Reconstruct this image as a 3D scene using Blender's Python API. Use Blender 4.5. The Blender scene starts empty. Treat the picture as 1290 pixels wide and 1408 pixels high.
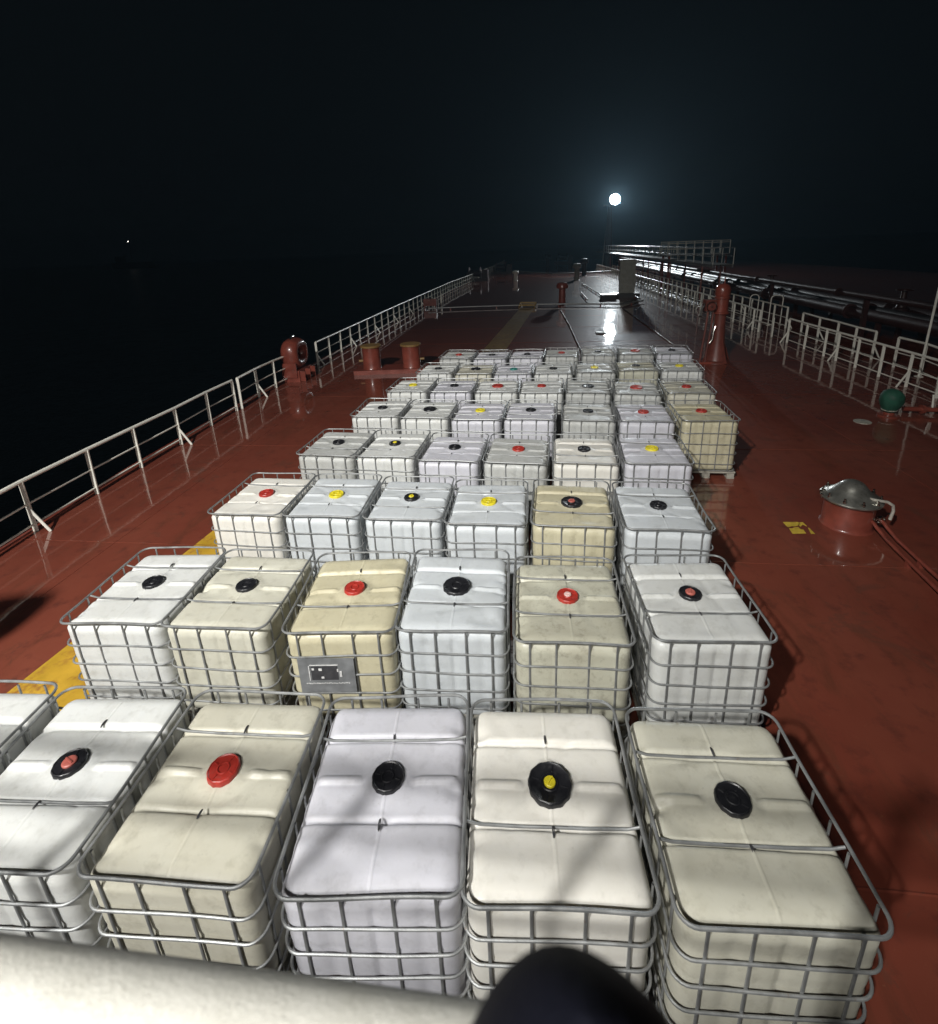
import bpy, math, random
import numpy as np
from mathutils import Vector, Matrix

scene = bpy.context.scene
COL = scene.collection
rnd = random.Random(7)
R = math.radians

# ------------------------------------------------------------------ camera
F_PX, PITCH, ROLL, CAM_H = 694.03, 0.293835, -0.0391231, 4.31039
CX, CY, IMW, IMH = 645.0, 548.0, 1290.0, 1408.0     # optical axis of the uncropped picture
YAW = R(7.0)                                       # world Y runs along the ship
cp, sp, cr, sr = math.cos(PITCH), math.sin(PITCH), math.cos(ROLL), math.sin(ROLL)
RZ = Matrix.Rotation(YAW, 3, 'Z')
_r, _u, _f = Vector((1, 0, 0)), Vector((0, sp, cp)), Vector((0, cp, -sp))
RIGHT, UP, FWD = RZ @ (cr * _r + sr * _u), RZ @ (cr * _u - sr * _r), RZ @ _f
cam_data = bpy.data.cameras.new('camera')
cam = bpy.data.objects.new('camera', cam_data)
COL.objects.link(cam)
m = Matrix((RIGHT, UP, -FWD)).transposed().to_4x4()
m.translation = Vector((0, 0, CAM_H))
cam.matrix_world = m
cam_data.sensor_width = 36.0
cam_data.lens = F_PX / IMH * 36.0
cam_data.shift_y = (CY - IMH / 2) / IMH
cam_data.clip_start = 0.02
cam_data.clip_end = 6000
cam_data.dof.use_dof = True
cam_data.dof.focus_distance = 6.0
cam_data.dof.aperture_fstop = (cam_data.lens / 1000) / 0.004
scene.camera = cam

def ray(px, py):
    return (RIGHT * ((px - CX) / F_PX) + UP * (-(py - CY) / F_PX) + FWD)
def dk(px, py, z=0.0):            # where the ray through a photo pixel meets the level z
    d = ray(px, py); t = (z - CAM_H) / d.z
    return Vector((d.x * t, d.y * t, z))
def at_y(px, py, Y):              # where it meets the cross plane Y
    d = ray(px, py); t = Y / d.y
    return Vector((d.x * t, Y, CAM_H + d.z * t))

# ------------------------------------------------------------------ world, lights, exposure
world = bpy.data.worlds.new('World'); scene.world = world; world.use_nodes = True
wn = world.node_tree.nodes; wl = world.node_tree.links
bg = wn['Background']
bg.inputs['Color'].default_value = (0.30, 0.42, 0.55, 1)
bg.inputs['Strength'].default_value = 0.004
scene.view_settings.view_transform = 'Standard'
scene.view_settings.look = 'None'
scene.view_settings.exposure = 0.0
scene.view_settings.gamma = 1.0
scene.cycles.use_denoising = True
scene.cycles.max_bounces = 6
scene.cycles.diffuse_bounces = 3
scene.cycles.glossy_bounces = 3
scene.cycles.volume_bounces = 0
scene.cycles.sample_clamp_indirect = 4.0

FLOOD = Vector((-7.0, -7.3, 13.2))
FLOOD_W = 21000.0
MAST_Y = 85.0
MASTLAMP = at_y(846, 274, MAST_Y)
MAST_W = 7000.0

# ------------------------------------------------------------------ helpers
class MB:
    def __init__(s): s.v = []; s.f = []
    def add(s, vs, fs):
        o = len(s.v); s.v += [tuple(v) for v in vs]; s.f += [tuple(i + o for i in f) for f in fs]
        return s
    def box(s, c, d, M=None):
        x, y, z = d[0] / 2, d[1] / 2, d[2] / 2
        vs = [Vector(p) for p in ((-x,-y,-z),(x,-y,-z),(x,y,-z),(-x,y,-z),(-x,-y,z),(x,-y,z),(x,y,z),(-x,y,z))]
        if M: vs = [M @ v for v in vs]
        vs = [v + Vector(c) for v in vs]
        return s.add(vs, [(3,2,1,0),(4,5,6,7),(0,1,5,4),(1,2,6,5),(2,3,7,6),(3,0,4,7)])
    def bar(s, a, b, w, t, up=(0, 0, 1)):
        a, b = Vector(a), Vector(b); d = (b - a); L = d.length; d.normalize()
        x = d.cross(Vector(up))
        if x.length < 1e-4: x = d.cross(Vector((0, 1, 0)))
        x.normalize(); y = x.cross(d)
        return s.box((a + b) / 2, (w, L, t), Matrix((x, d, y)).transposed())
    def tube(s, path, r, n=8, closed=False, cap=True):
        P = [Vector(p) for p in path]; m = len(P); vs = []
        T = []
        for i in range(m):
            a = P[i - 1] if (i > 0 or closed) else P[i]
            b = P[(i + 1) % m] if (i < m - 1 or closed) else P[i]
            T.append((b - a).normalized())
        ref = Vector((0, 0, 1)) if abs(T[0].z) < 0.9 else Vector((1, 0, 0))
        nrm = (ref - T[0] * ref.dot(T[0])).normalized()
        for i in range(m):
            nrm = (nrm - T[i] * nrm.dot(T[i])).normalized(); bn = T[i].cross(nrm)
            rr = r[i] if isinstance(r, (list, tuple)) else r
            for k in range(n):
                a = 2 * math.pi * k / n
                vs.append(P[i] + (nrm * math.cos(a) + bn * math.sin(a)) * rr)
        fs = []
        for i in range(m if closed else m - 1):
            j = (i + 1) % m
            for k in range(n):
                l = (k + 1) % n
                fs.append((i*n+k, i*n+l, j*n+l, j*n+k))
        if cap and not closed:
            fs.append(tuple(range(n))[::-1]); fs.append(tuple((m-1)*n+k for k in range(n)))
        return s.add(vs, fs)
    def lathe(s, prof, n=32, c=(0, 0, 0), M=None, rf=None):
        vs = []; fs = []; c = Vector(c)
        for (r, z) in prof:
            for k in range(n):
                a = 2 * math.pi * k / n
                q = rf(k, r, z) if rf else r
                p = Vector((q * math.cos(a), q * math.sin(a), z))
                vs.append((M @ p if M else p) + c)
        m = len(prof)
        for i in range(m - 1):
            for k in range(n):
                l = (k + 1) % n
                fs.append((i*n+k, i*n+l, (i+1)*n+l, (i+1)*n+k))
        if prof[0][0] > 1e-4: fs.append(tuple(range(n))[::-1])
        if prof[-1][0] > 1e-4: fs.append(tuple((m-1)*n+k for k in range(n)))
        return s.add(vs, fs)
    def mesh(s, name, mat, smooth=True, angle=40):
        me = bpy.data.meshes.new(name)
        me.from_pydata([tuple(v) for v in s.v], [], s.f)
        me.materials.append(mat)
        me.validate(); me.update()
        if smooth:
            me.shade_smooth()
            me.set_sharp_from_angle(angle=R(angle))
        return me
    def build(s, name, mat, parent=None, smooth=True, angle=40):
        return put(name, s.mesh(name, mat, smooth, angle), parent)

def put(name, me, parent=None, loc=None, rot=None, scale=None):
    o = bpy.data.objects.new(name, me); COL.objects.link(o)
    if parent: o.parent = parent
    if loc is not None: o.location = loc
    if rot is not None: o.rotation_euler = rot
    if scale is not None: o.scale = scale
    return o
def tag(o, label, cat, group=None):
    o['label'] = label; o['category'] = cat
    if group: o['group'] = group
    return o
def thing(name, label, cat, loc=(0, 0, 0), rz=0.0, group=None):
    o = bpy.data.objects.new(name, None); COL.objects.link(o)
    o.location = loc; o.rotation_euler = (0, 0, rz); o.empty_display_size = 0.3
    return tag(o, label, cat, group)
def struct(o):
    o['kind'] = 'structure'; return o

# ------------------------------------------------------------------ materials
def base_mat(name):
    mt = bpy.data.materials.new(name); mt.use_nodes = True
    nt = mt.node_tree
    return mt, nt, nt.nodes['Principled BSDF']
def N(nt, t, **kw):
    n = nt.nodes.new(t)
    for k, v in kw.items():
        if k in n.inputs: n.inputs[k].default_value = v
        else: setattr(n, k, v)
    return n
def coords(nt, jitter=False, gen='Object'):
    tc = N(nt, 'ShaderNodeTexCoord')
    if not jitter: return tc.outputs[gen]
    oi = N(nt, 'ShaderNodeObjectInfo')
    mul = N(nt, 'ShaderNodeVectorMath', operation='MULTIPLY_ADD')
    comb = N(nt, 'ShaderNodeCombineXYZ')
    for i in range(3): nt.links.new(oi.outputs['Random'], comb.inputs[i])
    nt.links.new(comb.outputs[0], mul.inputs[0])
    mul.inputs[1].default_value = (37.0, 61.0, 23.0)
    nt.links.new(tc.outputs[gen], mul.inputs[2])
    return mul.outputs[0]
def noise(nt, vec, scale, detail=4, rough=0.55, dist=0.0):
    n = N(nt, 'ShaderNodeTexNoise'); n.inputs['Scale'].default_value = scale
    n.inputs['Detail'].default_value = detail; n.inputs['Roughness'].default_value = rough
    n.inputs['Distortion'].default_value = dist
    nt.links.new(vec, n.inputs['Vector']); return n.outputs['Fac']
def ramp(nt, fac, stops):
    r = N(nt, 'ShaderNodeValToRGB'); e = r.color_ramp.elements
    while len(e) < len(stops): e.new(0.5)
    for el, (p, c) in zip(e, stops):
        el.position = p; el.color = (c, c, c, 1) if not isinstance(c, (tuple, list)) else (*c, 1)
    nt.links.new(fac, r.inputs['Fac']); return r.outputs['Color']
def mix(nt, fac, a, b):
    mx = N(nt, 'ShaderNodeMix', data_type='RGBA')
    for sock, val in ((mx.inputs['Factor'], fac), (mx.inputs['A'], a), (mx.inputs['B'], b)):
        if isinstance(val, (int, float)): sock.default_value = val
        elif isinstance(val, (tuple, list)): sock.default_value = (*val, 1)
        else: nt.links.new(val, sock)
    return mx.outputs['Result']
def bump(nt, bs, h, strength, dist, target='Normal'):
    b = N(nt, 'ShaderNodeBump'); b.inputs['Strength'].default_value = strength
    b.inputs['Distance'].default_value = dist
    nt.links.new(h, b.inputs['Height']); nt.links.new(b.outputs['Normal'], bs.inputs[target]); return b

def paint(name, col, rough=0.4, metal=0.0, wear=None, wear_amt=0.6, scale=5.0, coat=0.0, bmp=0.15, wear_lo=0.55, dk_=0.62):
    mt, nt, bs = base_mat(name)
    v = coords(nt, True)
    n1 = noise(nt, v, scale, 5)
    dark = tuple(c * dk_ for c in col)
    c1 = mix(nt, ramp(nt, n1, [(0.3, 0.0), (0.7, 1.0)]), dark, col)
    if wear:
        n2 = noise(nt, v, scale * 2.7, 6, 0.65)
        c1 = mix(nt, ramp(nt, n2, [(wear_lo, 0.0), (wear_lo + 0.13, wear_amt)]), c1, wear)
    nt.links.new(c1, bs.inputs['Base Color'])
    bs.inputs['Metallic'].default_value = metal
    nt.links.new(ramp(nt, n1, [(0.2, rough * 0.7), (0.8, min(1, rough * 1.3))]), bs.inputs['Roughness'])
    if coat:
        bs.inputs['Coat Weight'].default_value = coat; bs.inputs['Coat Roughness'].default_value = 0.12
    if bmp: bump(nt, bs, noise(nt, v, scale * 12, 3), bmp, 0.004)
    return mt

def plastic(name, col, stain, amt, rough=0.42):
    amt *= 0.9
    mt, nt, bs = base_mat(name)
    v = coords(nt, True)
    tc = N(nt, 'ShaderNodeTexCoord')
    n1 = noise(nt, v, 2.2, 4, 0.6, 0.6)
    n2 = noise(nt, v, 9.0, 6, 0.7)
    n3 = noise(nt, v, 45.0, 3, 0.6)
    c1 = mix(nt, ramp(nt, n1, [(0.35, 0.0), (0.72, 0.5 * amt)]), col, stain)
    c1 = mix(nt, ramp(nt, n2, [(0.52, 0.0), (0.75, 0.75 * amt)]), c1, tuple(s * 0.55 for s in stain))
    c1 = mix(nt, ramp(nt, n3, [(0.66, 0.0), (0.74, 0.35 * amt)]), c1, (0.12, 0.11, 0.09))
    # scuffed dirt that has run down the walls
    mp = N(nt, 'ShaderNodeMapping'); mp.inputs['Scale'].default_value = (14, 14, 1.3)
    nt.links.new(v, mp.inputs['Vector'])
    n4 = noise(nt, mp.outputs[0], 1.0, 4, 0.6)
    c1 = mix(nt, ramp(nt, n4, [(0.55, 0.0), (0.8, 0.35 * amt)]), c1, tuple(s * 0.7 for s in stain))
    nt.links.new(c1, bs.inputs['Base Color'])
    nt.links.new(ramp(nt, n2, [(0.3, rough * 0.8), (0.7, rough * 1.35)]), bs.inputs['Roughness'])
    bs.inputs['Specular IOR Level'].default_value = 0.45
    bs.inputs['Subsurface Weight'].default_value = 0.25; bs.inputs['Subsurface Radius'].default_value = (1.0, 0.95, 0.8); bs.inputs['Subsurface Scale'].default_value = 0.03
    bump(nt, bs, noise(nt, v, 22, 4, 0.6), 0.12, 0.01)
    return mt

M = {}
M['bright'] = plastic('plastic_bright_white', (0.68, 0.665, 0.615), (0.52, 0.48, 0.38), 0.4)
M['white'] = plastic('plastic_white', (0.60, 0.61, 0.595), (0.45, 0.44, 0.38), 0.55)
M['blue'] = plastic('plastic_bluish_white', (0.545, 0.575, 0.595), (0.42, 0.44, 0.43), 0.45)
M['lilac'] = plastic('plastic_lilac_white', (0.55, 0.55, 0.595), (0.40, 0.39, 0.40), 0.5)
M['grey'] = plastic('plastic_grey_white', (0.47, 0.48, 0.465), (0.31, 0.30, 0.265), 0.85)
M['cream'] = plastic('plastic_cream', (0.50, 0.485, 0.405), (0.38, 0.345, 0.25), 0.6)
M['palecream'] = plastic('plastic_pale_cream', (0.53, 0.52, 0.44), (0.40, 0.37, 0.27), 0.65)
M['yellow'] = plastic('plastic_yellowed', (0.52, 0.485, 0.345), (0.35, 0.30, 0.18), 0.7)
M['dirty'] = plastic('plastic_dirty_cream', (0.49, 0.485, 0.395), (0.28, 0.25, 0.18), 1.0)
M['galv'] = paint('galvanised_steel', (0.38, 0.39, 0.39), 0.45, 0.6, (0.26, 0.17, 0.11), 0.6, 9.0, bmp=0.15, wear_lo=0.62)
M['capblack'] = paint('cap_black', (0.014, 0.014, 0.017), 0.38, 0, (0.05, 0.05, 0.05), 0.4, 14)
M['capred'] = paint('cap_red', (0.42, 0.035, 0.024), 0.4, 0, (0.22, 0.05, 0.04), 0.5, 14)
M['capyellow'] = paint('cap_yellow', (0.78, 0.66, 0.03), 0.4, 0, (0.4, 0.33, 0.05), 0.5, 14)
M['capgreen'] = paint('cap_green', (0.03, 0.22, 0.19), 0.4, 0, None, 0.5, 14)
M['plugpink'] = paint('plug_faded_red', (0.52, 0.14, 0.11), 0.5, 0, None, 0.5, 14)
M['plugpale'] = paint('plug_pale', (0.72, 0.5, 0.46), 0.5, 0, None, 0.5, 14)
M['pallet'] = paint('pallet_plastic', (0.42, 0.40, 0.34), 0.6, 0, (0.2, 0.16, 0.11), 0.7, 6)
M['railwhite'] = paint('white_rail_paint', (0.86, 0.84, 0.75), 0.4, 0, (0.30, 0.15, 0.07), 0.7, 6.0, bmp=0.2, wear_lo=0.68, dk_=0.85)
M['redpaint'] = paint('red_oxide_paint', (0.235, 0.055, 0.036), 0.34, 0, (0.12, 0.04, 0.03), 0.6, 3.5, coat=0.5)
M['yelpaint'] = paint('yellow_paint', (0.60, 0.36, 0.035), 0.5, 0, (0.26, 0.10, 0.03), 0.8, 2.2, coat=0.3, wear_lo=0.53)
M['signyel'] = paint('sign_yellow', (0.70, 0.50, 0.06), 0.5, 0, (0.3, 0.14, 0.04), 0.6, 8)
M['steel'] = paint('bare_steel', (0.55, 0.54, 0.50), 0.24, 1.0, (0.2, 0.15, 0.1), 0.4, 7)
M['zinc'] = paint('zinc_pipe', (0.60, 0.57, 0.50), 0.4, 0.3, (0.3, 0.2, 0.12), 0.5, 9)
M['lid'] = paint('dull_steel_lid', (0.34, 0.335, 0.30), 0.34, 0.75, (0.12, 0.10, 0.07), 0.6, 7)
M['plate'] = paint('grey_plate', (0.27, 0.28, 0.29), 0.5, 0.3, None, 0.5, 8)
M['plateink'] = paint('plate_ink', (0.05, 0.05, 0.055), 0.6, 0, None, 0.5, 20)
M['platewhite'] = paint('plate_white', (0.75, 0.75, 0.74), 0.5, 0, None, 0.5, 20)
M['green'] = paint('green_canvas', (0.012, 0.085, 0.05), 0.8, 0, (0.01, 0.06, 0.04), 0.7, 9, bmp=0.4)
M['cabinet'] = paint('grey_cabinet_paint', (0.30, 0.30, 0.26), 0.5, 0, (0.2, 0.12, 0.06), 0.5, 3)
M['darkpaint'] = paint('dark_paint', (0.03, 0.03, 0.032), 0.5, 0, None, 0.5, 4)
M['navy'] = paint('unlit_navy', (0.004, 0.0045, 0.009), 0.9, 0, None, 0.5, 16, bmp=0.3)  # near black stands for the unlit side of the near-lens shape
M['cargo'] = paint('dark_red_pipe_paint', (0.05, 0.018, 0.016), 0.45, 0, (0.05, 0.02, 0.02), 0.6, 2.0)
M['dimband'] = paint('dimmed_worn_yellow_paint', (0.27, 0.17, 0.04), 0.5, 0, (0.16, 0.06, 0.035), 0.9, 2.2, coat=0.6, wear_lo=0.48)  # yellow darkened to stand for darkness and wet reflection, besides worn patches
M['navy'].node_tree.nodes['Principled BSDF'].inputs['Specular IOR Level'].default_value = 0.08
M['mastpaint'] = paint('mast_paint', (0.10, 0.08, 0.07), 0.5, 0, (0.12, 0.05, 0.03), 0.6, 1.5)
M['ochre'] = paint('worn_ochre_paint', (0.25, 0.155, 0.05), 0.5, 0, (0.18, 0.08, 0.045), 0.8, 5, wear_lo=0.5)
M['rustred'] = paint('rusty_red_paint', (0.17, 0.045, 0.032), 0.45, 0, (0.09, 0.04, 0.03), 0.7, 4)
M['hull'] = paint('hull_paint', (0.05, 0.02, 0.018), 0.5, 0, None, 0.5, 1)

def deck_mat():
    mt, nt, bs = base_mat('wet_red_deck')
    v = coords(nt)
    a = noise(nt, v, 0.45, 5, 0.6, 0.3)
    b = noise(nt, v, 3.5, 6, 0.65)
    c = noise(nt, v, 24.0, 4, 0.6)
    col = mix(nt, ramp(nt, a, [(0.32, 0.0), (0.68, 1.0)]), (0.162, 0.037, 0.022), (0.208, 0.057, 0.034))
    col = mix(nt, ramp(nt, b, [(0.54, 0.0), (0.72, 0.7)]), col, (0.085, 0.024, 0.017))
    st = N(nt, 'ShaderNodeMapping'); st.inputs['Scale'].default_value = (2.2, 0.5, 1); nt.links.new(v, st.inputs['Vector'])
    col = mix(nt, ramp(nt, noise(nt, st.outputs[0], 1.3, 6, 0.7, 0.8), [(0.52, 0.0), (0.70, 0.6)]), col, (0.11, 0.036, 0.02))
    col = mix(nt, ramp(nt, c, [(0.64, 0.0), (0.78, 0.5)]), col, (0.24, 0.10, 0.06))
    d1 = noise(nt, v, 0.9, 7, 0.75, 1.2)
    col = mix(nt, ramp(nt, d1, [(0.57, 0.0), (0.60, 0.35), (0.70, 0.5)]), col, (0.10, 0.045, 0.03))
    d2 = noise(nt, v, 7.0, 6, 0.8, 0.6)
    col = mix(nt, ramp(nt, d2, [(0.66, 0.0), (0.70, 0.7)]), col, (0.17, 0.075, 0.03))
    nt.links.new(col, bs.inputs['Base Color'])
    nt.links.new(ramp(nt, b, [(0.3, 0.42), (0.7, 0.6)]), bs.inputs['Roughness'])
    bs.inputs['Coat Weight'].default_value = 1.0
    bs.inputs['Specular IOR Level'].default_value = 0.12
    bs.inputs['Coat IOR'].default_value = 1.75
    nt.links.new(ramp(nt, a, [(0.35, 0.015), (0.65, 0.065)]), bs.inputs['Coat Roughness'])
    bb = bump(nt, bs, b, 0.25, 0.01)
    h2 = noise(nt, v, 1.6, 3, 0.5)
    b2 = N(nt, 'ShaderNodeBump'); b2.inputs['Strength'].default_value = 0.14; b2.inputs['Distance'].default_value = 0.02
    nt.links.new(h2, b2.inputs['Height']); nt.links.new(b2.outputs['Normal'], bs.inputs['Coat Normal'])
    return mt
M['deck'] = deck_mat()
def sea_mat():
    mt, nt, bs = base_mat('night_sea')
    v = coords(nt)
    bs.inputs['Base Color'].default_value = (0.004, 0.008, 0.010, 1)
    bs.inputs['Roughness'].default_value = 0.3
    bs.inputs['IOR'].default_value = 1.33
    bump(nt, bs, noise(nt, v, 0.25, 6, 0.6), 0.6, 0.8)
    return mt
M['sea'] = sea_mat()
def emis(name, col, s):
    mt = bpy.data.materials.new(name); mt.use_nodes = True; nt = mt.node_tree
    nt.nodes.clear()
    e = nt.nodes.new('ShaderNodeEmission'); o = nt.nodes.new('ShaderNodeOutputMaterial')
    e.inputs['Color'].default_value = (*col, 1); e.inputs['Strength'].default_value = s
    nt.links.new(e.outputs[0], o.inputs['Surface']); return mt

# ------------------------------------------------------------------ setting: sea, hull, deck
SEA_Z = -9.0
struct(MB().add([(-1500,-1500,SEA_Z),(1500,-1500,SEA_Z),(1500,1500,SEA_Z),(-1500,1500,SEA_Z)], [(0,1,2,3)]).build('sea', M['sea'], smooth=False))

# port-side edge of the deck, read off the foot of the railing
_edge = [dk(*p) for p in [(50,730),(134,679),(195,643),(250,611),(291,585),(330,564),(357,546),(380,533),(397,525)]]
_edge += [dk(*p, 0.9) for p in [(470,455),(530,427),(580,405),(620,388),(640,379),(680,366)]]
_ey = np.array([-8.0] + [p.y for p in _edge] + [135.0]); _ex = np.array([0.0] + [p.x for p in _edge] + [0.0])
_ex[0] = _ex[1] + 0.06 * (_ey[1] - _ey[0]); _ex[-1] = _ex[-2] + 0.8
_o = np.argsort(_ey); _ey, _ex = _ey[_o], _ex[_o]
_k = np.polyfit(_ey[:-2], _ex[:-2], 3)
def rail_x(y):
    return float(np.interp(y, _ey, np.convolve(np.pad(_ex, 1, mode='edge'), [0.25, 0.5, 0.25], 'valid')))
ys = [-8, -4, 0, 3, 6, 9, 12, 15, 18, 22, 26, 30, 36, 42, 50, 60, 72, 85, 100, 118, 135]
left = [(rail_x(y) - 0.28, y) for y in ys]
poly = left + [(36, 135), (40, 60), (40, -8)]
n = len(poly)
mb = MB(); mb.add([(x, y, 0) for x, y in poly], [tuple(range(n))[::-1]])
deck = struct(mb.build('deck', M['deck'], smooth=False))
mb = MB()
mb.add([(x, y, -0.02) for x, y in poly] + [(x, y, SEA_Z - 0.5) for x, y in poly],
       [(i, (i + 1) % n, n + (i + 1) % n, n + i) for i in range(n)])
struct(mb.build('hull', M['hull'], smooth=False))
# gunwale bar along the deck edge
mb = MB(); mb.tube([(x + 0.04, y, 0.02) for x, y in left], 0.035, 6)
mb.build('gunwale_bar', M['redpaint'], deck)
# weld seams between the deck plates
for y in (2.6, 6.35, 10.4, 14.4, 18.6, 22.8, 27.0, 31.2):
    mb = MB()
    pts = [(x, y + 0.004 * math.sin(x * 3.1)) for x in np.linspace(rail_x(y) - 0.2, 14, 30)]
    mb.add([(x, yy - 0.012, 0.0015) for x, yy in pts] + [(x, yy, 0.006) for x, yy in pts] + [(x, yy + 0.012, 0.0015) for x, yy in pts],
           [(i, i + 1, 30 + i + 1, 30 + i) for i in range(29)] + [(30 + i, 31 + i, 61 + i, 60 + i) for i in range(29)])
    mb.build('weld_seam', M['deck'], deck)
for x in (-6.55, 6.9):
    mb = MB(); mb.bar((x, -2, 0.002), (x, 60, 0.002), 0.024, 0.006); mb.build('weld_seam', M['deck'], deck)
# yellow painted bands on the deck
def band(pts, mat, name='painted_band'):
    mb = MB(); mb.add([(p[0], p[1], 0.004) for p in pts], [(0, 1, 2, 3)])
    return mb.build(name, M[mat], deck, smooth=False)
def band_line(a, b, w, mat='yelpaint'):
    a, b = Vector(a[:2]), Vector(b[:2]); d = (b - a).normalized(); nrm = Vector((d.y, -d.x)) * w
    return band([a, a + nrm, b + nrm, b], mat)
a, b = dk(20, 945), dk(270, 748)
d = (b - a).normalized()
band_line(a - d * 3.0, b + d * 2.2, 0.95)
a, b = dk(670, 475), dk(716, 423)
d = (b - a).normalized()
band_line(a - d * 3.5, b, 0.98, 'dimband')

# ------------------------------------------------------------------ upper deck that the camera stands on
UD = 2.42
def udeck():
    o = struct(MB().box((0, -3.45, UD - 0.06), (17.0, 6.9 + 0.36, 0.12)).build('upper_deck', M['redpaint'], smooth=False))
    return o
udeck()

# ------------------------------------------------------------------ caged tanks
HX, HY, Z0, Z1 = 0.481, 0.581, 0.155, 1.095
def nonuni(lo, hi, base, dense, w=0.05, k=7):
    s = set(np.round(np.linspace(lo, hi, base), 4))
    for d in dense: s |= set(np.round(np.linspace(d - w, d + w, k), 4))
    s = sorted(x for x in s if lo <= x <= hi)
    out = [s[0]]
    for x in s[1:]:
        if x - out[-1] > 0.004: out.append(x)
    out[-1] = hi
    return np.array(out)
def bottle_mesh(seed, mat, flutes=True):
    r_ = np.random.RandomState(seed)
    xs = nonuni(-HX, HX, 34, [0.0], 0.02, 5); ysn = nonuni(-HY, HY, 40, [-0.205, 0.295, 0.03], 0.05, 9); zs = np.linspace(Z0, Z1, 22)
    verts = {}; V = []; F = []
    def vid(i, j, k):
        key = (i, j, k)
        if key not in verts: verts[key] = len(V); V.append((xs[i], ysn[j], zs[k]))
        return verts[key]
    nx, ny, nz = len(xs), len(ysn), len(zs)
    for i in range(nx - 1):
        for j in range(ny - 1):
            F.append((vid(i,j,nz-1), vid(i+1,j,nz-1), vid(i+1,j+1,nz-1), vid(i,j+1,nz-1)))
        for k in range(nz - 1):
            F.append((vid(i,0,k), vid(i+1,0,k), vid(i+1,0,k+1), vid(i,0,k+1)))
            F.append((vid(i+1,ny-1,k), vid(i,ny-1,k), vid(i,ny-1,k+1), vid(i+1,ny-1,k+1)))
    for j in range(ny - 1):
        for k in range(nz - 1):
            F.append((vid(0,j+1,k), vid(0,j,k), vid(0,j,k+1), vid(0,j+1,k+1)))
            F.append((vid(nx-1,j,k), vid(nx-1,j+1,k), vid(nx-1,j+1,k+1), vid(nx-1,j,k+1)))
    P = np.array(V); n0 = P.copy()
    top = np.isclose(P[:, 2], Z1)
    # rounded box (flatter radius upward)
    zc = (Z0 + Z1) / 2; hz = (Z1 - Z0) / 2; sq = 2.3; r = 0.095
    Q = P.copy(); Q[:, 2] = (P[:, 2] - zc) * sq
    h = np.array([HX, HY, hz * sq]) - r
    I = np.clip(Q, -h, h); D = Q - I; L = np.linalg.norm(D, axis=1, keepdims=True); L[L < 1e-9] = 1
    lim = np.minimum(np.max(np.abs(D), axis=1, keepdims=True), r)
    Q = I + D / L * lim
    x, y = Q[:, 0].copy(), Q[:, 1].copy()
    Q[:, 2] = Q[:, 2] / sq + zc
    g = lambda u, s: np.exp(-(u / s) ** 2)
    sm = lambda e0, e1, u: np.clip((u - e0) / (e1 - e0), 0, 1) ** 2 * (3 - 2 * np.clip((u - e0) / (e1 - e0), 0, 1))
    ins = sm(HX - 0.005, HX - 0.10, np.abs(x)) * sm(HY - 0.005, HY - 0.10, np.abs(y))
    dz = np.zeros(len(P))
    # pillowed end panels, recessed middle deck, tie-bar grooves, side ribs, parting line, neck ring
    fr = sm(-0.214, -0.24, y); bk = sm(0.304, 0.33, y)
    dz += 0.013 * (fr + bk) * ins
    dz += 0.004 * ins * np.cos(np.clip(x / HX, -1, 1) * math.pi / 2) * (fr + bk + 0.3)
    dz -= (0.024 * g(y + 0.205, 0.012) + 0.022 * g(y - 0.295, 0.012)) * sm(HX + 0.02, HX - 0.03, np.abs(x))
    ribm = sm(0.165, 0.185, np.abs(x)) * sm(0.455, 0.425, np.abs(x))
    dz += 0.022 * sm(0.028, 0.014, np.abs(y - 0.03)) * ribm
    dz += 0.006 * g(x, 0.006) * ins
    rr = np.hypot(x, y - 0.03)
    dz += 0.012 * sm(0.155, 0.14, rr)
    # sagging and dents
    for _ in range(5):
        cx_, cy_ = r_.uniform(-0.4, 0.4), r_.uniform(-0.5, 0.5)
        dz += r_.uniform(-0.019, 0.007) * g(np.hypot(x - cx_, (y - cy_) * 1.4), r_.uniform(0.08, 0.2)) * ins
    # folds pulled towards the neck, pinched edges
    for _ in range(4):
        th = r_.uniform(0, 2 * math.pi); u = -x * math.sin(th) + (y - 0.03) * math.cos(th); w_ = x * math.cos(th) + (y - 0.03) * math.sin(th)
        dz += r_.uniform(-0.007, 0.005) * g(u - r_.uniform(-.03, .03), 0.018 + 0.05 * np.clip(w_, 0, 1)) * sm(0.12, 0.2, w_) * ins
    for _ in range(3):
        sx = r_.choice([-1, 1]); py = r_.uniform(-0.45, 0.45)
        dz -= 0.022 * g(np.hypot((x - sx * 0.43) * 0.7, y - py), 0.035)
    th = r_.uniform(0, math.pi)
    u = x * math.cos(th) + y * math.sin(th); off = r_.uniform(-0.3, 0.3)
    dz -= 0.010 * g(u - off, 0.025) * ins * g(rr - 0.3, 0.18)
    dz += r_.uniform(-0.012, 0.012) * (x / HX) + r_.uniform(-0.01, 0.01) * (y / HY)
    bx = r_.uniform(-0.012, 0.010, 4)
    Q[:, 1] += np.where(np.isclose(P[:, 1], -HY), bx[0] * np.cos(x / HX * 1.5) * np.sin((P[:, 2] - Z0) / (Z1 - Z0) * 3.1), 0)
    Q[:, 2] += np.where(top, dz, dz * np.clip((P[:, 2] - (Z1 - 0.1)) / 0.1, 0, 1) * 0.6)
    # wall flutes and bulging
    sd = ~top
    zz = (P[:, 2] - Z0) / (Z1 - Z0)
    mz = sm(0.02, 0.12, zz) * sm(1.0, 0.90, zz)
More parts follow.
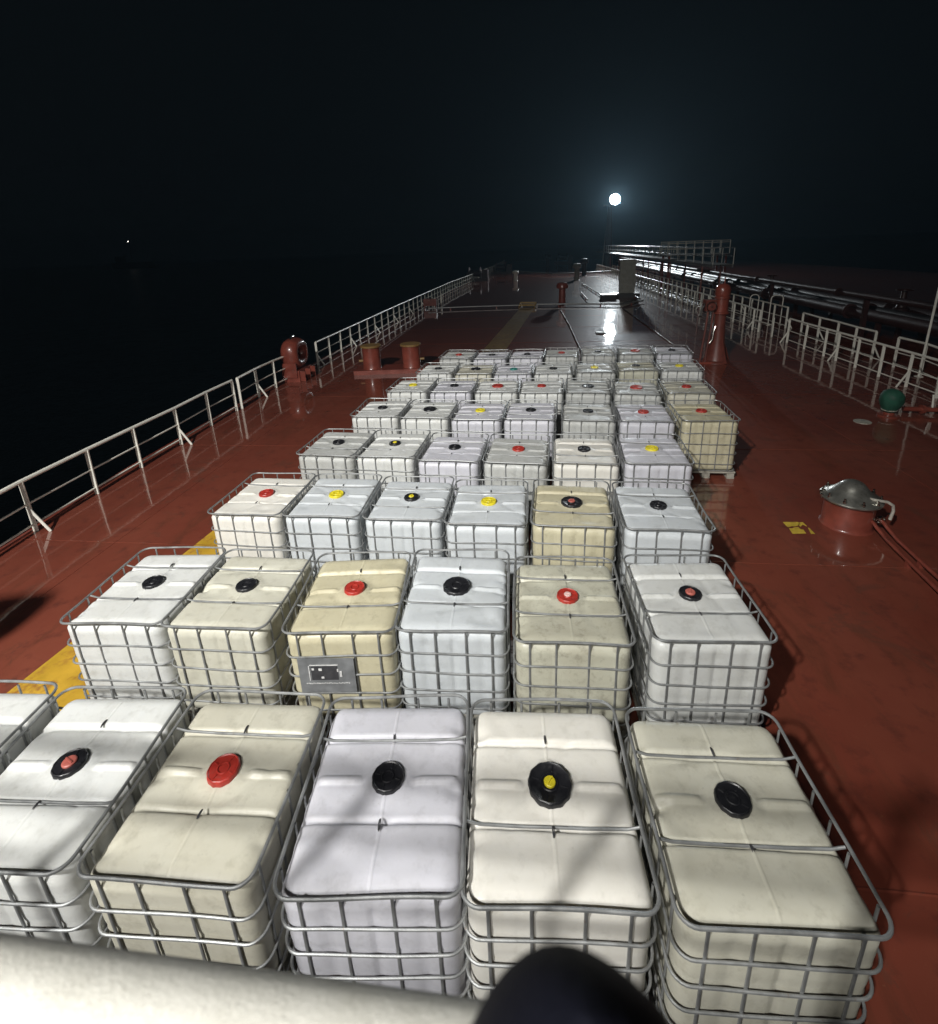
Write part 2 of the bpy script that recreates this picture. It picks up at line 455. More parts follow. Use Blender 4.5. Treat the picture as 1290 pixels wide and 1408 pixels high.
    if flutes:
        for f in (-0.25, 0.0, 0.25):
            fy = np.isclose(np.abs(P[:, 1]), HY) & sd
            Q[fy, 1] -= np.sign(P[fy, 1]) * (0.011 * g(x[fy] - f - 0.02, 0.028)) * mz[fy]
        for f in (-0.36, -0.17, 0.0, 0.16, 0.36):
            fx = np.isclose(np.abs(P[:, 0]), HX) & sd
            Q[fx, 0] -= np.sign(P[fx, 0]) * (0.011 * g(y[fx] - f, 0.028)) * mz[fx]
    for zr in (0.90, 0.69, 0.49, 0.30):
        gz = 0.006 * g(P[:, 2] - zr, 0.02)
        Q[sd, 0] -= np.sign(Q[sd, 0]) * (gz * (np.abs(P[:, 0]) > HX - 1e-4))[sd]
        Q[sd, 1] -= np.sign(Q[sd, 1]) * (gz * (np.abs(P[:, 1]) > HY - 1e-4))[sd]
    me = bpy.data.meshes.new('bottle')
    me.from_pydata(Q.tolist(), [], F)
    me.materials.append(mat); me.validate(); me.update(); me.shade_smooth()
    return me

def rr_path(hx, hy, r, z, seg=6, wob=0.0, seed=0):
    q = random.Random(seed); ph = [q.uniform(0, 6.28) for _ in range(4)]
    pts = []
    for (sx, sy, a0) in ((1, 1, 0), (-1, 1, 90), (-1, -1, 180), (1, -1, 270)):
        for i in range(seg + 1):
            a = R(a0 + 90 * i / seg)
            pts.append(Vector((sx * (hx - r) + r * math.cos(a), sy * (hy - r) + r * math.sin(a), 0)))
    out = []
    for i, p in enumerate(pts):
        out.append(p); nx = pts[(i + 1) % len(pts)]
        L = (nx - p).length
        if L > 0.2:
            for k in range(1, 6): out.append(p.lerp(nx, k / 6))
    for p in out:
        p.z = z + wob * (math.sin(p.x * 5 + ph[0]) + math.sin(p.y * 4 + ph[1]))
        p.x += wob * 0.7 * math.sin(p.y * 6 + ph[2]); p.y += wob * 0.7 * math.sin(p.x * 6 + ph[3])
    return out
top_rings = [MB().tube(rr_path(0.50, 0.60, 0.095, 1.145, 6, 0.0055, s), 0.0105, 8, True).mesh('cage', M['galv']) for s in range(4)]
rings = {z: [MB().tube(rr_path(0.50, 0.60, 0.095, z, 6, 0.004, s + int(z * 100)), 0.0085, 8, True).mesh('ring', M['galv']) for s in range(2)] for z in (0.90, 0.69, 0.49, 0.30, 0.165)}
BAR_XY = [(x, s * 0.5895, 0) for s in (-1, 1) for x in (-0.36, -0.14, 0.13, 0.355)] + [(s * 0.4895, y, 1) for s in (-1, 1) for y in (0.468, 0.24, 0.075, -0.088, -0.245, -0.469)]
def vbar(side):
    mb = MB(); w, t = (0.0095, 0.0065) if side == 0 else (0.0065, 0.0095)
    n8 = 8; vs = []; fs = []
    for z in (0.15, 0.6, 1.136):
        for k in range(n8):
            a = 2 * math.pi * k / n8; vs.append((w * math.cos(a), t * math.sin(a), z))
    for i in range(2):
        for k in range(n8): l = (k + 1) % n8; fs.append((i*8+k, i*8+l, (i+1)*8+l, (i+1)*8+k))
    return mb.add(vs, fs).mesh('upright', M['galv'])
vbars = [vbar(0), vbar(1)]
# tie bar that lies in a groove across the tank top and hooks on the cage
tie = MB().tube([(-0.493, 0, 1.128), (-0.46, 0, 1.118), (-0.42, 0, 1.106), (-0.2, 0, 1.099), (0.0, 0, 1.101), (0.2, 0, 1.099), (0.42, 0, 1.106), (0.46, 0, 1.118), (0.493, 0, 1.128)], 0.0085, 8).mesh('tie_bar', M['galv'])
# pallet
pm = MB()
for y in (-0.53, -0.27, 0, 0.27, 0.53): pm.box((0, y, 0.128), (1.0, 0.14, 0.028))
pm.box((0, 0, 0.106), (0.98, 1.16, 0.014))
pallet_me = pm.mesh('pallet', M['pallet'], False)
rm = MB(); rm.box((0, 0, 0.012), (0.13, 1.18, 0.024))
for y in (-0.5, 0, 0.5): rm.box((0, y, 0.061), (0.125, 0.16, 0.075))
runner_me = rm.mesh('runner', M['pallet'], False)
# caps
def cap_mesh(rad, mat, h=0.042):
    n = 48
    rf = lambda k, r, z: r * (1.0 if (k % 4) < 2 or r < rad * 0.93 else 0.975)
    prof = [(rad * 1.0, 0.0), (rad * 1.0, h * 0.72), (rad * 0.955, h * 0.95), (rad * 0.90, h), (rad * 0.84, h * 0.86), (rad * 0.42, h * 0.84), (rad * 0.38, h * 0.98), (rad * 0.33, h * 0.98), (rad * 0.30, h * 0.80), (0.0001, h * 0.80)]
    mb = MB().lathe(prof, n, rf=rf)
    for a in (0.4, 0.4 + math.pi / 2):
        c, s = math.cos(a), math.sin(a)
        for sg in (-1, 1):
            mb.bar((sg * c * rad * 0.5, sg * s * rad * 0.5, h * 0.88), (sg * c * rad * 0.82, sg * s * rad * 0.82, h * 0.88), 0.008, 0.007)
    return mb.mesh('cap', mat)
def plug_mesh(mat, r=0.036):
    mb = MB().lathe([(r, 0), (r, 0.012), (r * 0.85, 0.018), (0.0001, 0.018)], 20)
    mb.bar((-r * 0.8, 0, 0.021), (r * 0.8, 0, 0.021), 0.009, 0.010)
    return mb.mesh('plug', mat)
CAPS = {}
for code, mat in (('K', 'capblack'), ('R', 'capred'), ('Y', 'capyellow'), ('G', 'capgreen')):
    CAPS[code] = cap_mesh(0.102, M[mat]); CAPS[code + 'L'] = cap_mesh(0.135, M[mat])
PLUGS = {'r': plug_mesh(M['plugpink'], 0.044), 'y': plug_mesh(M['capyellow'], 0.036), 'w': plug_mesh(M['plugpale'], 0.034)}
lug_me = MB().tube([(0.004 * math.cos(a), 0.032 * math.sin(a), 1.103 + 0.010 * abs(math.cos(a))) for a in np.linspace(0, 2 * math.pi, 12, endpoint=False)], 0.0035, 6, True).mesh('lug', M['plateink'])

BOT = {}
def bottle(colkey, v):
    k = (colkey, v)
    if k not in BOT: BOT[k] = bottle_mesh(100 + v * 17 + len(colkey), M[colkey], v % 2 == 0)
    return BOT[k]
COLNAME = {'bright': 'bright white', 'white': 'white', 'blue': 'bluish white', 'lilac': 'cool white', 'grey': 'dull greyish', 'cream': 'cream', 'palecream': 'pale cream', 'yellow': 'yellowed', 'dirty': 'stained cream'}
CAPNAME = {'K': 'black cap', 'KL': 'wide black cap', 'Kr': 'black cap with red plug', 'KLr': 'wide black cap with red plug', 'Ky': 'black cap with yellow plug', 'KLy': 'wide black cap, yellow plug', 'R': 'red cap', 'RL': 'wide red cap', 'Rw': 'red cap with pale plug', 'Y': 'yellow cap', 'G': 'green cap'}
ORD = ['', 'first', 'second', 'third', 'fourth', 'fifth', 'sixth', 'seventh', 'eighth']
TANKS = [
 (1,0,-4.10,2.13,2.6,'white','K','f'),(1,1,-3.03,2.16,3.2,'white','Kr','f'),(1,2,-1.97,2.20,1.8,'cream','R','b'),(1,3,-0.89,2.24,5.3,'lilac','K','b'),(1,4,0.12,2.29,3.1,'bright','KLy','f'),(1,5,1.19,2.29,2.5,'palecream','K','fb'),
 (2,1,-3.84,4.00,2.3,'white','K','fb'),(2,2,-2.83,4.01,1.3,'palecream','K','fb'),(2,3,-1.71,4.03,5.2,'yellow','R','f'),(2,4,-0.70,4.13,1.9,'blue','KL','f'),(2,5,0.36,4.05,0.6,'dirty','Rw','fb'),(2,6,1.50,4.15,2.2,'white','Kr','f'),
 (3,1,-3.63,5.96,-1.5,'bright','R','b'),(3,2,-2.62,5.96,0.1,'blue','Y','b'),(3,3,-1.55,5.92,0.1,'blue','Ky','fb'),(3,4,-0.51,5.85,-0.4,'blue','Y','b'),(3,5,0.55,5.87,-2.6,'yellow','KLr','f'),(3,6,1.61,5.84,-1.5,'blue','K','b'),
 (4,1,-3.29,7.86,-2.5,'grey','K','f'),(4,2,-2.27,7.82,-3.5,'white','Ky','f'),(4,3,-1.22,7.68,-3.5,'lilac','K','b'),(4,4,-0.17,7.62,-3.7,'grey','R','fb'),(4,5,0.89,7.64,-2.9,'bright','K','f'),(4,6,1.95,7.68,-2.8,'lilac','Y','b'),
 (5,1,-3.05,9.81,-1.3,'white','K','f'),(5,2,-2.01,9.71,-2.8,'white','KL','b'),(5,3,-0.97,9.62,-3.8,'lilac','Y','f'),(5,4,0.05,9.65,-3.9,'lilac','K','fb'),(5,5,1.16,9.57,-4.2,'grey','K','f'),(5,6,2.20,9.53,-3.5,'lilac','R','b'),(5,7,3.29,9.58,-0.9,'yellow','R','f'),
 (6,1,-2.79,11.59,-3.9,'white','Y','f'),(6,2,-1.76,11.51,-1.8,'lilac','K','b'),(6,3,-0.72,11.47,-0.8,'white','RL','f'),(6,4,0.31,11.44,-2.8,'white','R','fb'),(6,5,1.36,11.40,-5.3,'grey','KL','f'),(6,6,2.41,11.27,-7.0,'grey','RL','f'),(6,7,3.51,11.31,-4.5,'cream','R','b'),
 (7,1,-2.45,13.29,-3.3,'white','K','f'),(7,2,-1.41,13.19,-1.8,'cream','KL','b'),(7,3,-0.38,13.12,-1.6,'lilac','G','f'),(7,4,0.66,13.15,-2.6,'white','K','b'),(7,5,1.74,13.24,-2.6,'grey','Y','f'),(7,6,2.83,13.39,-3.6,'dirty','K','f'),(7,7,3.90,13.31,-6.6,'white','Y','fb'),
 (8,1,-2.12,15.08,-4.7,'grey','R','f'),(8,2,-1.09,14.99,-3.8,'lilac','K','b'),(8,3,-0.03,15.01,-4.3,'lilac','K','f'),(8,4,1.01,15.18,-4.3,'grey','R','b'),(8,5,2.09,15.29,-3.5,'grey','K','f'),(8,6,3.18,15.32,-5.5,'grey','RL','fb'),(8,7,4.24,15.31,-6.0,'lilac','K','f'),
]
for (row, idx, x, y, rot, colk, capk, ties) in TANKS:
    pos = idx + 1 if row == 1 else idx
    lab = '%s tank, %s, %s from sea railing, %s row from handrail' % (COLNAME[colk], CAPNAME[capk], ORD[pos], ORD[row])
    t = thing('caged_tank', lab, 'tank', (x, y, 0), R(rot), 'caged tanks in rows on the deck')
    sd = row * 13 + idx * 7
    put('bottle', bottle(colk, sd % (4 if row < 4 else 2)), t, (0, 0, 0), (0, 0, 0))
    cage = put('cage', top_rings[sd % 4], t, (0, 0, 0), (R(rnd.uniform(-.25, .25)), R(rnd.uniform(-.3, .3)), 0))
    for z in (0.90, 0.69, 0.49, 0.30, 0.165): put('ring', rings[z][sd % 2], cage)
    for (bx, by, s) in BAR_XY: put('upright', vbars[s], cage, (bx, by, 0), (0, 0, 0))
    cp_ = capk.rstrip('ryw')
    cap = put('cap', CAPS[cp_], t, (rnd.uniform(-.006, .006), 0.03 + rnd.uniform(-.006, .006), 1.096), (0, 0, rnd.uniform(0, 6.28)))
    if capk[-1] in 'ryw': put('plug', PLUGS[capk[-1]], cap, (0.0, 0.0, 0.033))
    if 'f' in ties: put('tie_bar', tie, t, (0, -0.205, 0))
    if 'b' in ties: put('tie_bar', tie, t, (0, 0.295, 0))
    for ly in (-0.235, 0.325): put('lug', lug_me, t, (0.0, ly, 0.006))
    pal = put('pallet', pallet_me, t)
    for rx in (-0.43, 0, 0.43): put('runner', runner_me, pal, (rx, 0, 0))
    if (row, idx) == (2, 3):
        pl = MB().box((0, 0, 0), (0.50, 0.004, 0.375)).build('plate', M['plate'], t, smooth=False); pl.location = (-0.13, -0.612, 0.70)
        MB().box((-0.02, -0.0035, 0.03), (0.24, 0.003, 0.15)).build('printed_panel', M['plateink'], pl, smooth=False)
        wm = MB()
        for (a, b, w, h) in ((-0.02, 0.118, 0.25, 0.008), (-0.155, 0.03, 0.008, 0.16), (-0.12, 0.075, 0.02, 0.02), (-0.055, 0.07, 0.028, 0.024), (-0.04, -0.018, 0.024, 0.02), (0.125, 0.02, 0.02, 0.06), (0.10, 0.06, 0.012, 0.03)):
            wm.box((a, -0.006, b), (w, 0.003, h))
        for k in range(26): wm.box((-0.19 + k * 0.0152, -0.0035, -0.085 + rnd.uniform(-.004, .004)), (0.008 + rnd.uniform(0, .004), 0.003, 0.008))
        wm.build('print', M['platewhite'], pl, smooth=False)

# ------------------------------------------------------------------ railings
post_me = {}
def post_mesh(h, w=0.055, t=0.022):
    k = (round(h, 3), w, t)
    if k not in post_me: post_me[k] = MB().box((0, 0, h / 2), (w, t, h)).mesh('post', M['railwhite'], False)
    return post_me[k]
def railing(label, pts, h, knees=(), side=1, heights=(0.13, 0.5), r_top=0.035, r_mid=0.018, group=None, z0=0.0, w=0.08):
    t = thing('railing', label, 'railing', (pts[0][0], pts[0][1], z0), 0, group)
    o = Vector((pts[0][0], pts[0][1]))
    loc = [Vector((p[0], p[1])) - o for p in pts]
    for i, p in enumerate(loc):
        q = loc[min(i + 1, len(loc) - 1)] - loc[max(i - 1, 0)]
        ang = math.atan2(q.y, q.x) - math.pi / 2
        put('post', post_mesh(h, w), t, (p.x, p.y, 0), (R(rnd.uniform(-.6, .6)), R(rnd.uniform(-.6, .6)), ang))
        if i in knees:
            mb = MB().bar((0.0, 0, h * 0.50), (side * 0.27, 0, 0.0), 0.012, 0.05)
            k = mb.build('knee_brace', M['railwhite'], t, smooth=False); k.location = (p.x, p.y - 0.02, 0); k.rotation_euler = (0, 0, ang)
    MB().tube([(p.x, p.y, h + 0.01) for p in loc], r_top, 8).build('top_rail', M['railwhite'], t)
    for z in heights: MB().tube([(p.x - side * 0.0, p.y, z) for p in loc], r_mid, 6).build('mid_rail', M['railwhite'], t)
    return t
# port side (sea side)
pA = [dk(50, 730), dk(134, 679), dk(195, 643), dk(250, 611), dk(291, 585), dk(326, 565)]
p0 = [Vector((rail_x(y), y, 0)) for y in (-2.2, -0.9, 0.35, 1.6, 2.85, 4.1)]
p0 = [p for p in p0 if p.y < pA[0].y - 0.6]
railing('white railing between the sea and the aft rows of tanks', p0 + pA, 0.90, [len(p0), len(p0) + 3, len(p0) - 3], 1)
pB = [dk(333, 562), dk(357, 546), dk(380, 533), dk(397, 525)]
railing('short white railing section ending at the red fairlead', pB, 0.90, [1], 1)
yc = dk(436, 502).y; pC = []
y = yc
while y < 118:
    pC.append(Vector((rail_x(y), y, 0))); y += 1.27
railing('long white railing running forward from the red fairlead', pC, 0.90, list(range(0, len(pC), 3)), 1)
# walkway railings on the other side
fr = [dk(*p) for p in [(1330,563.5),(1287,547.7),(1245.3,532),(1207.7,518),(1175.3,505.5),(1148.8,496),(1132,489.8),(1105.3,480),(1081.9,470.9)]]
railing('white railing with braced posts facing the green capped valve', fr, 0.97, [2, 5, 8], -1)
fr2 = [dk(*p) for p in [(1042.4,456.3),(1034.4,453.5),(1021.9,447.2)]]
dd = (fr2[2] - fr2[0]) / 2.0; dd = Vector((dd.x, dd.y, 0)); 
stp = (fr[8] - fr[3]) / 5
stp = Vector((stp.x, stp.y, 0)).normalized() * 1.28
q = fr2[2].copy(); 
while q.y < 78:
    q = q + stp; fr2.append(q.copy())
railing('long white railing running forward past the red fire monitor', fr2, 0.97, [1] + list(range(4, len(fr2), 3)), -1)
off = Vector((1.05, 0.15, 0))
rr1 = [dk(*p) for p in [(1290,528),(1265,516.5),(1228.3,505)]]
railing('short white railing on the far side of the walkway by tall pole', [rr1[0] + Vector((0.1, -1.2, 0))] + rr1, 0.97, [], 1)
rr2 = [dk(*p) for p in [(1197.8,494.5),(1172,486.5),(1148,477.5),(1123,469.5),(1100.7,461)]]
railing('white railing on the far side of the walkway, both ends braced', rr2, 0.97, [0, 3], 1)
rr3 = [dk(*p) for p in [(1079.8,451.4)]]
q = rr3[0].copy()
while q.y < 74:
    q = q + stp; rr3.append(q.copy())
railing('long white railing on the far side of the walkway', rr3, 0.97, [0] + list(range(4, len(rr3), 4)), 1)
# chain-off posts and low bar at the walkway opening
g1, g2 = dk(1061, 463), dk(1040, 456)
t = thing('barrier', 'low rusty white bar on a post across the walkway opening', 'barrier', g1)
MB().box((0, 0, 0.42), (0.05, 0.05, 0.84)).build('post', M['railwhite'], t, smooth=False)
v = g2 - g1
MB().tube([(0, 0, 0.5), (v.x, v.y, 0.5)], 0.025, 8).build('bar', M['railwhite'], t)
# hooped hand-grips of the ladders
def hoop(px, py, w, h, label):
    b = dk(px, py)
    t = thing('ladder_hoop', label, 'handrail', b)
    pts = [(-w / 2, 0, 0), (-w / 2, 0, h - 0.18)] + [(-w / 2 + 0.18 - 0.18 * math.cos(a), 0, h - 0.18 + 0.18 * math.sin(a)) for a in np.linspace(0.2, 1.57, 5)]
    pts += [(-p[0], 0, p[2]) for p in pts[::-1]]
    MB().tube(pts, 0.024, 8).build('hoop', M['railwhite'], t)
    for s in (-1, 1): MB().box((s * w / 2, 0, 0.01), (0.12, 0.12, 0.02)).build('foot_plate', M['railwhite'], t, smooth=False)
hoop(1064, 447, 0.55, 1.45, 'tall white hooped handrail beside the barrier, nearer the pole')
hoop(1034, 441, 0.42, 1.35, 'narrow white hooped handrail beyond the low barrier')
b = dk(1263, 518)
t = thing('tall_pole', 'tall thin white pole rising from the walkway railing', 'pole', b)
MB().tube([(0, 0, 0), (0.02, 0, 3.2)], 0.03, 8).build('pole', M['railwhite'], t)
MB().box((0, 0, 0.01), (0.16, 0.16, 0.02)).build('foot_plate', M['railwhite'], t, smooth=False)

# ------------------------------------------------------------------ fairlead and bitts
b = dk(413, 524); b.x = rail_x(b.y) + 0.15
t = thing('fairlead', 'red closed fairlead on a pedestal set into the sea railing', 'fairlead', (b.x, b.y + 0.35, 0))
mb = MB(); mb.box((0, 0, 0.20), (0.62, 1.0, 0.40)); mb.build('pedestal', M['redpaint'], t, smooth=False)
for yy in (-0.42, 0.0, 0.42): MB().box((0.40, yy, 0.19), (0.18, 0.03, 0.36)).build('stiffener', M['redpaint'], t, smooth=False)
MB().box((0, -0.53, 0.42), (0.5, 0.05, 0.5)).build('web_plate', M['redpaint'], t, smooth=False)
mb = MB(); vs = []; fs = []; nu, nv = 40, 20
for i in range(nu):
    a = 2 * math.pi * i / nu
    for k in range(nv):
        b_ = 2 * math.pi * k / nv
        rad = 0.20 * math.cos(b_)
        ca, sa = math.cos(a), math.sin(a)
        vs.append((0.30 * math.sin(b_), (0.40 + rad) * (abs(ca) ** 0.8) * (1 if ca > 0 else -1), 0.93 + (0.34 + rad) * (abs(sa) ** 0.8) * (1 if sa > 0 else -1)))
for i in range(nu):
    for k in range(nv):
        fs.append((i*nv+k, i*nv+(k+1)%nv, ((i+1)%nu)*nv+(k+1)%nv, ((i+1)%nu)*nv+k))
mb.add(vs, fs).build('ring', M['redpaint'], t, angle=80)
MB().tube([(0.0, -0.2, 1.44), (0.0, -0.12, 1.52), (0.0, 0.06, 1.52), (0.0, 0.12, 1.44)], 0.035, 8).build('lifting_eye', M['steel'], t)

b1, b2 = dk(513, 511), dk(567, 509)
t = thing('mooring_bitts', 'pair of red mooring bitts with yellow tops beside the tanks', 'bollard', (b1 + b2) / 2)
cx_ = (b1 + b2) / 2
v = b2 - b1; ang = math.atan2(v.y, v.x); L = v.length
t.rotation_euler = (0, 0, ang)
mb = MB().box((0, 0, 0.075), (L + 1.2, 0.95, 0.15)); mb.build('base', M['redpaint'], t, smooth=False)
for s in (-1, 1):
    o = MB().lathe([(0.34, 0.15), (0.325, 0.18), (0.325, 0.90), (0.335, 0.93)], 32).build('bollard', M['redpaint'], t); o.location = (s * L / 2, 0, 0)
    MB().lathe([(0.375, 0.93), (0.38, 0.945), (0.38, 0.985), (0.365, 1.0), (0.0001, 1.0)], 32).build('top_plate', M['ochre'], o)
    k = MB().tube([(s * 0.30, 0, 0.42), (s * 0.47, 0, 0.42)], 0.045, 10).build('horn', M['ochre'], o)

# ------------------------------------------------------------------ red fire monitor
b = dk(984, 497)
t = thing('fire_monitor', 'tall red pedestal fire monitor at the corner of the last row of tanks', 'monitor', b)
mb = MB().lathe([(0.46, 0.0), (0.46, 0.03), (0.36, 0.08), (0.29, 0.32), (0.22, 0.8), (0.185, 1.35), (0.185, 1.72)], 28); mb.build('pedestal', M['rustred'], t)
for a in (20, 110, 200, 290):
    mb = MB(); c, s = math.cos(R(a)), math.sin(R(a)); 
    mb.add([(c*0.2-s*.012, s*0.2+c*.012, 0.02), (c*0.56-s*.012, s*0.56+c*.012, 0.02), (c*0.22-s*.012, s*0.22+c*.012, 0.85), (c*0.2+s*.012, s*0.2-c*.012, 0.02), (c*0.56+s*.012, s*0.56-c*.012, 0.02), (c*0.22+s*.012, s*0.22-c*.012, 0.85)], [(0,1,2),(3,5,4),(0,3,4,1),(1,4,5,2),(2,5,3,0)])
    mb.build('gusset', M['rustred'], t, smooth=False)
MB().lathe([(0.24, 1.70), (0.26, 1.72), (0.26, 1.78), (0.22, 1.80), (0.22, 2.22), (0.25, 2.24), (0.25, 2.30), (0.20, 2.32)], 28).build('swivel', M['redpaint'], t)
MB().lathe([(0.22, 2.30), (0.25, 2.36), (0.25, 2.56), (0.21, 2.66), (0.12, 2.73), (0.0001, 2.75)], 28).build('head', M['redpaint'], t)
MB().tube([(0.03, 0, 2.72), (0.03, 0, 2.95)], 0.02, 8).build('vent_pin', M['redpaint'], t)
mb = MB().box((-0.42, -0.05, 2.02), (0.34, 0.34, 0.38)); mb.tube([(-0.25, 0, 2.05), (-0.05, 0, 2.05)], 0.1, 12); mb.build('gear_box', M['rustred'], t, smooth=False)
w_ = MB().tube([(-0.42 + 0.16 * math.cos(a), -0.30, 2.0 + 0.16 * math.sin(a)) for a in np.linspace(0, 6.28, 20, endpoint=False)], 0.016, 6, True).build('handwheel', M['steel'], t)
MB().tube([(-0.42, -0.3, 2.0), (-0.42, -0.2, 2.0)], 0.02, 8).build('spindle', M['steel'], w_)
for xx, yy in ((-0.55, -0.08), (-0.40, -0.16)):
    MB().tube([(xx + 0.1, yy, 1.84), (xx + 0.07, yy, 1.2), (xx, yy, 0.4), (xx - 0.02, yy, 0.06)], 0.032, 8).build('supply_pipe', M['rustred'], t)
MB().tube([(-0.2, -0.2, 1.3), (-0.26, -0.24, 1.1), (-0.27, -0.24, 0.85), (-0.36, -0.24, 0.72)], 0.018, 8).build('drain_pipe', M['steel'], t)
MB().box((-0.32, -0.06, 0.03), (0.75, 0.62, 0.06)).build('base_plate', M['redpaint'], t, smooth=False)
for (xx, zz) in ((-0.62, 2.03), (-0.72, 1.62)):
    MB().lathe([(0.045, 0), (0.05, 0.02), (0.05, 0.06), (0.0001, 0.07)], 12, (xx, -0.15, zz)).build('fitting', M['steel'], t)
MB().tube([(-0.62, -0.15, 2.03), (-0.7, -0.15, 1.85), (-0.72, -0.15, 1.66)], 0.022, 8).build('hose', M['darkpaint'], t)

# ------------------------------------------------------------------ tank hatch, pipes, deck marking
b = dk(1163, 720)
t = thing('deck_hatch', 'round red hatch coaming with bolted domed steel lid', 'hatch', b)
MB().lathe([(0.35, 0.0), (0.335, 0.015), (0.325, 0.03), (0.325, 0.42), (0.355, 0.43), (0.36, 0.455)], 40).build('coaming', M['redpaint'], t)
lid = MB().lathe([(0.395, 0.44), (0.40, 0.46), (0.385, 0.48), (0.30, 0.52), (0.235, 0.575), (0.18, 0.64), (0.15, 0.675), (0.12, 0.70), (0.08, 0.72), (0.04, 0.73), (0.0001, 0.732)], 40).build('lid', M['lid'], t)
for k in range(10):
    a = 2 * math.pi * k / 10 + 0.2
    MB().lathe([(0.026, 0.49), (0.026, 0.53), (0.014, 0.535), (0.014, 0.57), (0.0001, 0.575)], 8, (0.355 * math.cos(a), 0.355 * math.sin(a), -0.015)).build('bolt', M['steel'], lid)
for a in (2.6, 2.9): MB().lathe([(0.018, 0), (0.02, 0.06), (0.0001, 0.07)], 8, (0.43 * math.cos(a) , 0.43 * math.sin(a) - 0.1, 0.44)).build('dog', M['steel'], t)
MB().tube([(0.06, -0.20, 0.545), (0.20, -0.25, 0.535), (0.33, -0.26, 0.52), (0.41, -0.27, 0.47), (0.43, -0.27, 0.38), (0.41, -0.27, 0.24)], 0.022, 10).build('bent_pipe', M['zinc'], t)
f1, f2 = dk(1200, 737) - b, dk(1214, 737) - b
e1, e2 = dk(1345, 879) - b, dk(1345, 858) - b
for (f, e, lb) in ((f1, e1, 'thin red pipe leaving the domed hatch, on its tank side'), (f2, e2, 'thin red pipe leaving the domed hatch, on its outer side')):
    p = thing('deck_pipe', lb, 'pipe', b + f)
    dirv = (e - f).normalized()
    pts = [Vector((0, 0.10, 0.20)), Vector((0, 0.03, 0.19)), Vector((0, -0.06, 0.16)), Vector((0.02, -0.14, 0.12))]
    k0 = pts[-1] + dirv * 0.12; k0.z = 0.10; pts.append(k0)
    k1 = (e - f); k1.z = 0.10; pts.append(k1)
    MB().tube(pts, 0.026, 10).build('pipe', M['redpaint'], p)
    MB().lathe([(0.06, -0.02), (0.06, 0.02)], 16, (0, 0.10, 0.20), Matrix.Rotation(R(90), 3, 'X')).build('flange', M['steel'], p)
    for k in range(4):
        a = k * math.pi / 2 + 0.6
        MB().lathe([(0.012, -0.035), (0.012, 0.035)], 6, (0.045 * math.cos(a), 0.10, 0.20 + 0.045 * math.sin(a)), Matrix.Rotation(R(90), 3, 'X')).build('bolt', M['steel'], p)
    for s_ in (0.5, 1.6):
        c_ = k0 + dirv * s_; MB().box((c_.x, c_.y, 0.04), (0.05, 0.05, 0.08)).build('clip', M['redpaint'], p, smooth=False)

def zp(zx, zy): return dk(1060 + zx / 16.125, 700 + zy / 16.125)
t = thing('deck_marking', 'small yellow stencilled square painted on the deck beside the domed hatch', 'marking', zp(600, 420))
o_ = zp(600, 420)
for pts in ([(260,290),(600,290),(650,330),(600,370),(520,390),(470,380),(400,405),(365,400)], [(400,430),(480,430),(540,400),(600,400),(660,450),(720,455),(785,545),(480,552)],
            [(630,300),(705,290),(800,380),(790,390),(705,350),(660,400),(610,350)], [(820,415),(850,420),(985,555),(890,555)]):
    q = [zp(*p) - o_ for p in pts]
    MB().add([(p.x, p.y, 0.004) for p in q], [tuple(range(len(q)))[::-1]]).build('stencil_patch', M['signyel'], t, smooth=False)

# ------------------------------------------------------------------ green capped valve and pipe
b = dk(1221, 572)
t = thing('covered_valve', 'green canvas covered valve standing by the walkway railing', 'valve', b)
rg = random.Random(3)
rf = lambda k, r, z: r * (1 + 0.05 * math.sin(k * 1.1 + z * 9) + 0.05 * math.sin(k * 0.52 + 2 + z * 4))
MB().lathe([(0.13, 0.12), (0.15, 0.17), (0.20, 0.26), (0.235, 0.38), (0.225, 0.52), (0.18, 0.61), (0.10, 0.66), (0.0001, 0.675)], 36, rf=rf).build('canvas_cover', M['green'], t, angle=80)
MB().lathe([(0.22, 0.0), (0.22, 0.04), (0.12, 0.05), (0.12, 0.16)], 24).build('flange', M['redpaint'], t)
MB().tube([(0.15 * math.cos(a), 0.15 * math.sin(a), 0.165) for a in np.linspace(0, 6.28, 24, endpoint=False)], 0.014, 6, True).build('lashing', M['pallet'], t)
b = dk(1240, 569)
t = thing('deck_pipe', 'short red pipe with valve wheel running from the green covered valve', 'pipe', b)
e = dk(1330, 572) - b
MB().tube([(0, 0, 0.13), (e.x, e.y, 0.13)], 0.06, 12).build('pipe', M['redpaint'], t)
for s_ in (0.3, 0.62):
    MB().lathe([(0.11, -0.025), (0.11, 0.025)], 18, (e.x * s_, e.y * s_, 0.13), Matrix.Rotation(R(90), 3, 'Y')).build('flange', M['redpaint'], t)
MB().tube([(e.x * .45, e.y * .45, 0.18), (e.x * .45 - 0.04, e.y * .45, 0.5)], 0.02, 8).build('lever', M['railwhite'], t)
b = dk(1186, 580)
t = thing('drain_cover', 'flat tan drain cover in the deck near the green covered valve', 'cover', b)
MB().lathe([(0.18, 0.0), (0.18, 0.012), (0.15, 0.016), (0.0001, 0.016)], 24).build('disc', M['pallet'], t)
MB().tube([(-0.06, 0, 0.016), (-0.03, 0, 0.035), (0.03, 0, 0.035), (0.06, 0, 0.016)], 0.008, 6).build('lift_ring', M['galv'], t)

